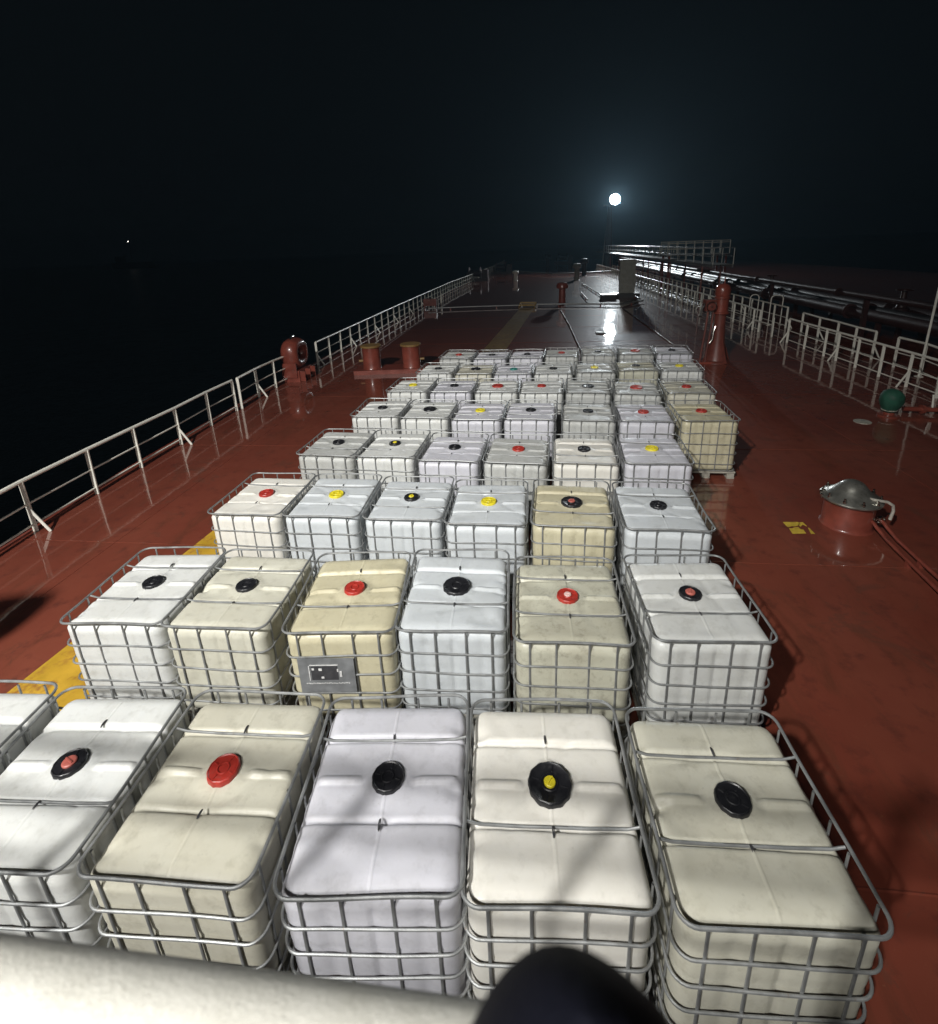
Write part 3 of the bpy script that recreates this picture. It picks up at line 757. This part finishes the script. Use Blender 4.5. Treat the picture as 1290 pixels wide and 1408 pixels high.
# ------------------------------------------------------------------ forward deck clutter
def pipe_run(label, pts, r, mat='galv', stands=True, z=None, name='deck_pipe'):
    o = pts[0]
    t = thing(name, label, 'pipe', (o.x, o.y, 0))
    zz = r + 0.10 if z is None else z
    q = [Vector((p.x - o.x, p.y - o.y, zz)) for p in pts]
    MB().tube(q, r, 10).build('pipe', M[mat], t)
    if stands:
        for i in range(len(q) - 1):
            L = (q[i + 1] - q[i]).length; k = max(1, int(L / 2.5))
            for j in range(k):
                c_ = q[i].lerp(q[i + 1], (j + 0.5) / k)
                MB().box((c_.x, c_.y, (zz - r) / 2), (0.08, 0.08, zz - r + 0.01)).build('stand', M['redpaint'], t, smooth=False)
    return t
pipe_run('long pipe crossing the deck from the sea railing to the yellow step', [dk(589, 427), dk(650, 424.5), dk(716, 422.5)], 0.05, 'galv')
pipe_run('pipe crossing the deck from the yellow step past the grey cabinet', [dk(737, 421.5), dk(800, 421), dk(852, 421.5), dk(884, 416.5)], 0.06, 'galv')
pipe_run('bent pipe beside the grey cabinet', [dk(800, 391), dk(831, 411)], 0.05, 'galv')
pipe_run('short elbow pipe in front of the grey cabinet', [dk(858, 402), dk(879, 413), dk(856, 420)], 0.05, 'galv')
pipe_run('short straight pipe in front of the bent pipe', [dk(799, 404), dk(808, 415)], 0.05, 'galv')
pipe_run('thin steel line running aft to the last row of tanks', [dk(857, 425), dk(926, 475)], 0.025, 'steel', False, 0.03, 'deck_line')
pipe_run('dark hose lying along the deck towards the last row of tanks', [dk(771, 427), dk(783, 448), dk(800, 486)], 0.03, 'darkpaint', False, 0.03, 'deck_hose')
a = dk(716, 422); b = dk(737, 422); v = b - a
t = thing('crossing_step', 'yellow step bridging the pipe across the deck', 'step', (a + b) / 2, math.atan2(v.y, v.x))
L = v.length
for k, (hh, yy) in enumerate(((0.16, -0.42), (0.32, 0.0), (0.16, 0.42))):
    MB().box((0, yy, hh), (L, 0.40, 0.03)).build('tread', M['yelpaint'], t, smooth=False)
for s in (-1, 1):
    mb = MB(); x0 = s * L / 2
    mb.add([(x0 - .015, -0.65, 0), (x0 - .015, 0.65, 0), (x0 - .015, 0.2, 0.30), (x0 - .015, -0.2, 0.30), (x0 + .015, -0.65, 0), (x0 + .015, 0.65, 0), (x0 + .015, 0.2, 0.30), (x0 + .015, -0.2, 0.30)], [(3,2,1,0),(4,5,6,7),(0,1,5,4),(1,2,6,5),(2,3,7,6),(3,0,4,7)])
    mb.build('side', M['yelpaint'], t, smooth=False)
# hydrant boxes by the sea railing
b = dk(592, 424)
t = thing('hydrant_box', 'red hydrant box with two white posts by the sea railing', 'hydrant', b)
MB().box((0, 0, 0.45), (0.95, 0.4, 0.5)).build('box', M['redpaint'], t, smooth=False)
for xx in (-0.4, 0.4): MB().box((xx, 0, 0.1), (0.08, 0.3, 0.2)).build('leg', M['redpaint'], t, smooth=False)
MB().lathe([(0.14, 0), (0.14, 0.04)], 16, (-0.1, -0.22, 0.48), Matrix.Rotation(R(90), 3, 'X')).build('valve_wheel', M['redpaint'], t)
for (px, py, h) in ((598.5, 424, 0.75), (607, 419, 0.75)):
    c_ = dk(px, py) - b; MB().tube([(c_.x, c_.y, 0), (c_.x, c_.y, h)], 0.07, 10).build('white_post', M['railwhite'], t)
# tall cabinet
b = dk(861, 408)
t = thing('cabinet', 'tall grey steel cabinet standing on the forward deck', 'cabinet', b, R(-6))
MB().box((0, 0, 1.55), (1.15, 0.7, 2.5)).build('body', M['cabinet'], t, smooth=False)
MB().box((0, -0.36, 1.6), (0.85, 0.025, 2.0)).build('door', M['cabinet'], t, smooth=False)
MB().box((0, 0, 0.16), (1.9, 1.4, 0.32)).build('plinth', M['darkpaint'], t, smooth=False)
MB().tube([(0.32, -0.39, 1.5), (0.32, -0.42, 1.55), (0.32, -0.42, 1.75), (0.32, -0.39, 1.8)], 0.018, 6).build('handle', M['galv'], t)
MB().box((0, 0, 2.82), (1.25, 0.8, 0.05)).build('roof', M['cabinet'], t, smooth=False)
# low hatch in the light path and small deck plate
b = dk(836, 411)
t = thing('low_hatch', 'low square hatch in the glare on the forward deck', 'hatch', b)
MB().box((0, 0, 0.16), (1.1, 0.9, 0.32)).build('coaming', M['darkpaint'], t, smooth=False)
MB().box((0, 0, 0.345), (1.2, 1.0, 0.05)).build('lid', M['redpaint'], t, smooth=False)
for k in (-0.4, 0.4): MB().box((k, -0.52, 0.33), (0.08, 0.06, 0.12)).build('clamp', M['galv'], t, smooth=False)
b = dk(827, 458)
t = thing('deck_plate', 'small dark plate lying on the wet deck beyond the last tanks', 'plate', b)
MB().box((0, 0, 0.03), (0.5, 0.45, 0.05)).build('plate', M['darkpaint'], t, smooth=False)
MB().tube([(-0.12, 0, 0.055), (-0.1, 0, 0.1), (0.1, 0, 0.1), (0.12, 0, 0.055)], 0.014, 6).build('grip', M['steel'], t)
# ventilator heads, posts and winches further forward
def vent(px, py, h, r, label, mat='redpaint'):
    b = dk(px, py); t = thing('mushroom_vent', label, 'vent', b)
    MB().lathe([(r * 0.75, 0), (r * 0.6, 0.06), (r * 0.55, h * 0.75)], 16).build('trunk', M[mat], t)
    MB().lathe([(r * 0.6, h * 0.70), (r, h * 0.74), (r, h * 0.86), (r * 0.8, h * 0.96), (0.0001, h)], 18).build('hood', M[mat], t)
vent(773, 419, 1.6, 0.42, 'red mushroom vent beside the pipe crossing the forward deck')
vent(793, 385, 1.9, 0.5, 'grey mushroom vent beyond the bent pipe', 'cabinet')
vent(709, 386, 1.2, 0.4, 'pale mushroom vent out on the open forward deck', 'railwhite')
vent(803, 379, 2.2, 0.5, 'dark mushroom vent close to the light path', 'darkpaint')
vent(753, 366, 2.2, 0.6, 'dark red mushroom vent far forward near the sea railing', 'cargo')
def winch(px, py, label, s=1.0):
    b = dk(px, py); t = thing('mooring_winch', label, 'winch', b, R(-4))
    MB().box((0, 0, 0.15 * s), (3.2 * s, 1.3 * s, 0.3 * s)).build('bed', M['cargo'], t, smooth=False)
    MB().lathe([(0.75 * s, -0.9 * s), (0.75 * s, -0.82 * s), (0.42 * s, -0.8 * s), (0.42 * s, 0.5 * s), (0.75 * s, 0.52 * s), (0.75 * s, 0.6 * s)], 24, (0, 0, 0.95 * s), Matrix.Rotation(R(90), 3, 'Y')).build('drum', M['cargo'], t)
    MB().box((1.2 * s, 0, 0.8 * s), (0.7 * s, 1.0 * s, 1.1 * s)).build('gear_case', M['cargo'], t, smooth=False)
    for xx in (-1.2, 0.8): MB().box((xx * s, 0, 0.6 * s), (0.12 * s, 0.9 * s, 0.8 * s)).build('bearing', M['cargo'], t, smooth=False)
winch(655, 386, 'dark red mooring winch beside the sea railing, nearer the tanks')
winch(690, 376, 'dark red mooring winch beside the sea railing, farther forward')
winch(775, 362, 'dark red mooring winch in the middle of the forward deck', 1.2)
pipe_run('low pipe crossing the deck far forward', [dk(715, 375.5), dk(760, 379), dk(806, 377.5), dk(842, 375)], 0.12, 'galv')

# elevated catwalk, cargo pipes and supports
CWX, CWZ = 12.4, 2.55
t = thing('catwalk', 'raised steel catwalk leading forward to the lamp mast', 'catwalk', (CWX, 36, 0))
for s in (-0.6, 0.6): MB().box((s, 23, CWZ - 0.1), (0.08, 48, 0.18)).build('stringer', M['galv'], t, smooth=False)
for k in range(24): MB().box((0, 0.0 + 2 * k, CWZ), (1.12, 1.9, 0.03)).build('grating', M['galv'], t, smooth=False)
for s in (-0.62, 0.62):
    for z in (0.5, 1.0): MB().tube([(s, -1, CWZ + z), (s, 47, CWZ + z)], 0.022, 6).build('hand_rail', M['galv'], t)
    for k in range(25): put('rail_post', post_mesh(1.0, 0.04, 0.02), t, (s, -1 + 2 * k, CWZ))
for k in range(6):
    for s in (-0.6, 0.6): MB().tube([(s, 1 + 8 * k, 0), (s, 1 + 8 * k, CWZ - 0.1)], 0.06, 8).build('leg', M['redpaint'], t)
for i, (x, z, r) in enumerate(((14.2, 0.9, 0.24), (15.0, 0.9, 0.24), (15.9, 0.9, 0.30), (16.9, 0.9, 0.30), (13.6, 1.75, 0.13))):
    nm = ('first', 'second', 'third', 'fourth', 'upper thin')[i]
    t = thing('cargo_pipe', '%s red cargo pipe beyond the catwalk, running forward' % nm, 'pipe', (x, 12, 0))
    MB().tube([(0, 0, z), (0, 75, z)], r, 14).build('pipe', M['cargo'], t)
    for k in range(9):
        MB().lathe([(r * 1.35, -0.04), (r * 1.35, 0.04)], 18, (0, 4 + 8.3 * k, z), Matrix.Rotation(R(90), 3, 'X')).build('flange', M['cargo'], t)
        MB().box((0, 2 + 8.3 * k, (z - r) / 2), (0.16, 0.16, z - r)).build('support', M['cargo'], t, smooth=False)
# tall valves among the cargo pipes
for i, (x, y) in enumerate(((14.6, 17.0), (15.4, 23.0), (14.6, 33.0))):
    t = thing('gate_valve', 'red gate valve with wheel on the cargo pipes, %s from the tall pole' % ORD[i + 1], 'valve', (x, y, 0.9))
    MB().lathe([(0.26, 0.0), (0.28, 0.25), (0.2, 0.3), (0.12, 0.55), (0.1, 0.95)], 18).build('bonnet', M['cargo'], t)
    MB().tube([(0.28 * math.cos(a), 0.28 * math.sin(a), 1.0) for a in np.linspace(0, 6.28, 20, endpoint=False)], 0.025, 6, True).build('wheel', M['cargo'], t)
    for a in (0, 2.09, 4.19): MB().tube([(0, 0, 1.0), (0.28 * math.cos(a), 0.28 * math.sin(a), 1.0)], 0.018, 6).build('spoke', M['cargo'], t)
# railed platform above the pipes
pa, pb = at_y(918, 350, 46), at_y(1003, 352, 46)
t = thing('railed_platform', 'raised platform with tall open railing beyond the catwalk', 'platform', (pa.x, 46, 0))
Wd = pb.x - pa.x; zb = pa.z - 0.05; hh = at_y(918, 333, 46).z - zb
MB().box((Wd / 2, 1.2, zb - 0.05), (Wd, 2.4, 0.1)).build('floor', M['galv'], t, smooth=False)
for yy in (0.05, 2.35):
    for z in (0.45, 0.9, hh): MB().tube([(0, yy, zb + z), (Wd, yy, zb + z)], 0.03, 6).build('hand_rail', M['railwhite'], t)
    for k in range(8): MB().box((k * Wd / 7, yy, zb + hh / 2), (0.06, 0.06, hh)).build('rail_post', M['railwhite'], t, smooth=False)
for xx in (0.2, Wd - 0.2):
    for yy in (0.2, 2.2): MB().box((xx, yy, zb / 2 - 0.05), (0.15, 0.15, zb - 0.1)).build('leg', M['redpaint'], t, smooth=False)

# lamp mast
t = thing('lamp_mast', 'tapering mast carrying the lit floodlights on the forward deck', 'mast', (MASTLAMP.x - 0.7, MAST_Y + 0.3, 0))
ml = MASTLAMP - Vector((MASTLAMP.x - 0.7, MAST_Y + 0.3, 0))
MB().lathe([(0.75, 0), (0.62, 2.5), (0.50, 6.0), (0.34, ml.z - 0.9)], 20).build('column', M['mastpaint'], t)
MB().box((0.2, -0.2, ml.z - 0.85), (2.2, 1.4, 0.08)).build('platform', M['galv'], t, smooth=False)
MB().box((0, 0, 2.6), (3.6, 2.4, 0.14)).build('lower_platform', M['cabinet'], t, smooth=False)
for s in (-1, 1): MB().tube([(s * 0.8, 0.4, 0), (s * 0.3, 0.1, ml.z - 2.5)], 0.07, 8).build('stay', M['railwhite'], t)
RX = Matrix.Rotation(R(-90), 3, 'X')
h = MB().lathe([(0.2, 0.55), (0.45, 0.45), (0.68, 0.22), (0.79, 0.0), (0.80, -0.05), (0.77, -0.05)], 32, (0, 0, 0), RX).build('lamp_housing', M['darkpaint'], t)
h.location = (ml.x, ml.y + 0.15, ml.z)
MB().lathe([(0.76, -0.02), (0.68, -0.12), (0.5, -0.20), (0.25, -0.25), (0.0001, -0.26)], 32, (0, 0, 0), RX).build('lens', emis('mast_lamp_lens', (0.93, 0.98, 1.0), 800.0), h)
MB().tube([(0, 0.2, -0.6), (0, 0.2, -0.85)], 0.08, 10).build('yoke', M['galv'], h)
pl = bpy.data.lights.new('mast_lamp', 'SPOT'); pl.energy = MAST_W; pl.spot_size = R(110); pl.spot_blend = 0.5; pl.color = (0.80, 0.93, 1.0); pl.shadow_soft_size = 0.15
lo = bpy.data.objects.new('mast_lamp_light', pl); COL.objects.link(lo); lo.parent = t; lo.location = (ml.x, ml.y - 1.2, ml.z); lo.rotation_euler = (Vector((0, 20, 0)) - MASTLAMP).to_track_quat('-Z', 'Y').to_euler()

# distant ship's light over the horizon
d = ray(176, 332).normalized() * 900
p = Vector((0, 0, CAM_H)) + d
t = thing('distant_ship', 'tiny light of a distant ship on the dark sea', 'ship', (p.x, p.y, SEA_Z))
hh = p.z - SEA_Z
MB().box((0, 0, 4), (60, 10, 9)).build('hull', M['darkpaint'], t, smooth=False)
MB().box((-18, 0, 13), (10, 9, 9)).build('deckhouse', M['darkpaint'], t, smooth=False)
MB().tube([(0, 0, 8), (0, 0, hh)], 0.25, 8).build('mast', M['darkpaint'], t)
MB().lathe([(0.0001, -0.7), (0.6, -0.4), (0.75, 0), (0.6, 0.4), (0.0001, 0.7)], 12, (0, 0, hh)).build('masthead_light', emis('masthead', (1, 0.95, 0.85), 6.0), t)

# ------------------------------------------------------------------ upper deck: handrail, near-lens shape, shadow canister, floodlights
pL, pR = dk(0, 1308, 3.80), dk(600, 1395, 3.80)
sl = (pR.y - pL.y) / (pR.x - pL.x)
HR = 0.036
def hy(x): return pL.y + sl * (x - pL.x) - HR * 0.55
ZH = 3.80 - HR * 0.55
t = thing('handrail', 'thick rough white painted handrail of the upper deck', 'railing', (0, 0, UD))
rp = [(x, hy(x), ZH - UD) for x in np.linspace(-8.2, 8.2, 60)]
def hand_mat():
    mt, nt, bs = base_mat('rough_white_paint')
    v = coords(nt)
    a = noise(nt, v, 18, 6, 0.7); b = noise(nt, v, 220, 6, 0.75, 0.5)
    c = mix(nt, ramp(nt, a, [(0.35, 0.0), (0.7, 1.0)]), (0.46, 0.45, 0.40), (0.56, 0.55, 0.50))
    c = mix(nt, ramp(nt, b, [(0.58, 0.0), (0.72, 0.6)]), c, (0.33, 0.31, 0.25))
    nt.links.new(c, bs.inputs['Base Color']); bs.inputs['Roughness'].default_value = 0.5
    bump(nt, bs, b, 0.5, 0.004); return mt
M['hand'] = hand_mat()
MB().tube(rp, HR, 24).build('top_rail', M['hand'], t)
for z in (3.42, 3.08): MB().tube([(p[0], p[1], z - UD) for p in rp], 0.022, 8).build('mid_rail', M['hand'], t)
for k in range(15):
    x = -8.0 + 1.15 * k
    MB().tube([(x, hy(x), 0), (x, hy(x), ZH - UD)], 0.03, 10).build('stanchion', M['hand'], t)
# made-up rounded shape on a post, standing for a dark near-lens blur
CAPX, CAPY, CAPZ, CAPR, CAPH, CAPP = 0.017, 0.0915, 3.97, 0.054, 0.122, 1.4
t = thing('near_lens_shape', 'dark rounded near-lens shape on an added thin post behind the white handrail', 'cover', (CAPX, CAPY, CAPZ))
rf = lambda k, r, z: r * (1 + 0.03 * math.sin(k * 0.55 + 1))
MB().lathe([(CAPR * math.cos(u) ** CAPP + 0.0001, CAPH * math.sin(u)) for u in np.linspace(0, math.pi / 2, 22)], 40, rf=rf).build('cover', M['navy'], t, angle=80)
MB().tube([(CAPR * 1.01 * math.cos(a), CAPR * 1.01 * math.sin(a), 0.004) for a in np.linspace(0, 6.28, 30, endpoint=False)], 0.003, 6, True).build('rim_ring', M['navy'], t)
MB().tube([(0, 0, 0.02), (0, 0, UD - CAPZ)], 0.012, 10).build('post', M['darkpaint'], t)
# unseen stand-in canister, added to cast the shadow by the sea railing
spot = dk(14, 828)
s_ = (FLOOD.z - 3.5) / FLOOD.z
cpos = FLOOD.lerp(spot, s_)
t = thing('shadow_canister', 'added unseen canister at the end of the upper deck, casting a deck shadow', 'canister', (cpos.x, cpos.y, UD), R(15)); t.scale = (0.72, 0.72, 0.95)
MB().lathe([(0.0001, -0.62), (0.26, -0.60), (0.36, -0.50), (0.37, -0.02), (0.385, 0), (0.37, 0.02), (0.36, 0.50), (0.26, 0.60), (0.0001, 0.62)], 28, (0, 0, 0.78), Matrix.Rotation(R(90), 3, 'Y')).build('shell', M['railwhite'], t)
for xx in (-0.32, 0.32):
    MB().box((xx, 0, 0.22), (0.08, 0.7, 0.44)).build('cradle', M['redpaint'], t, smooth=False)
    MB().tube([(xx, 0.375 * math.cos(a), 0.78 + 0.375 * math.sin(a)) for a in np.linspace(0, 6.28, 28, endpoint=False)], 0.012, 6, True).build('strap', M['darkpaint'], t)
# floodlight post
t = thing('floodlight', 'floodlight on a tall post behind the handrail of the upper deck', 'floodlight', (FLOOD.x, FLOOD.y - 0.35, UD))
MB().lathe([(0.12, 0), (0.07, FLOOD.z - UD - 0.3)], 14).build('post', M['railwhite'], t)
MB().box((0, 0, 0.015), (0.4, 0.4, 0.03)).build('foot_plate', M['railwhite'], t, smooth=False)
aim = (Vector((-3.2, 9.0, 0)) - FLOOD)
rot = aim.to_track_quat('-Z', 'Y')
h = MB().box((0, 0, 0.16), (0.62, 0.42, 0.22)).build('housing', M['darkpaint'], t, smooth=False)
h.location = (0, 0.35, FLOOD.z - UD); h.rotation_euler = rot.to_euler()
MB().box((0, 0, 0.046), (0.54, 0.34, 0.008)).build('lens', emis('flood_lens', (1, 0.96, 0.88), 40.0), h, smooth=False)
sl_ = bpy.data.lights.new('floodlight_lamp', 'SPOT'); sl_.energy = FLOOD_W; sl_.color = (1.0, 0.985, 0.95)
sl_.spot_size = R(76); sl_.spot_blend = 1.0; sl_.shadow_soft_size = 0.32
so = bpy.data.objects.new('floodlight_light', sl_); COL.objects.link(so); so.parent = h; so.location = (0, 0, 0.0)

def fill_flood(label, P, target, watt, size, soft, name='floodlight'):  # invented fill lamp, its post and housing added to flatten the light
    t = thing(name, label, 'floodlight', (P.x, P.y - 0.35, UD))
    MB().lathe([(0.09, 0), (0.06, P.z - UD - 0.3)], 14).build('post', M['railwhite'], t)
    MB().box((0, 0, 0.015), (0.4, 0.4, 0.03)).build('foot_plate', M['railwhite'], t, smooth=False)
    h = MB().box((0, 0, 0.16), (0.62, 0.42, 0.22)).build('housing', M['darkpaint'], t, smooth=False)
    h.location = (0, 0.35, P.z - UD); h.rotation_euler = (target - P).to_track_quat('-Z', 'Y').to_euler()
    MB().box((0, 0, 0.046), (0.54, 0.34, 0.008)).build('lens', emis('fill_flood_lens', (1, 0.97, 0.92), 15.0), h, smooth=False)
    l = bpy.data.lights.new('fill_lamp', 'SPOT'); l.energy = watt; l.color = (1.0, 0.975, 0.93)
    l.spot_size = R(size); l.spot_blend = 1.0; l.shadow_soft_size = soft
    o = bpy.data.objects.new('fill_light', l); COL.objects.link(o); o.parent = h
fill_flood('added fill floodlight on a short post right behind the handrail', Vector((-1.2, -3.2, 6.4)), Vector((0.0, 10.0, 0.3)), 1400.0, 110, 0.32)

# ------------------------------------------------------------------ night haze
def haze():
    o = MB().box((0, 0, 20), (3060, 3060, 0)).build('haze_tmp', M['darkpaint'], smooth=False)
    bpy.data.objects.remove(o)
    z0, z1 = SEA_Z - 1.0, 60.0
    mb = MB().box((0, 0, (z0 + z1) / 2), (3060, 3060, z1 - z0))
    mt = bpy.data.materials.new('night_haze'); mt.use_nodes = True; nt = mt.node_tree; nt.nodes.clear()
    vo = nt.nodes.new('ShaderNodeVolumePrincipled'); o_ = nt.nodes.new('ShaderNodeOutputMaterial')
    vo.inputs['Color'].default_value = (0.52, 0.80, 1.0, 1); vo.inputs['Density'].default_value = 0.0005
    vo.inputs['Anisotropy'].default_value = 0.35
    nt.links.new(vo.outputs[0], o_.inputs['Volume'])
    o = mb.build('haze', mt, smooth=False); o['kind'] = 'stuff'
haze()
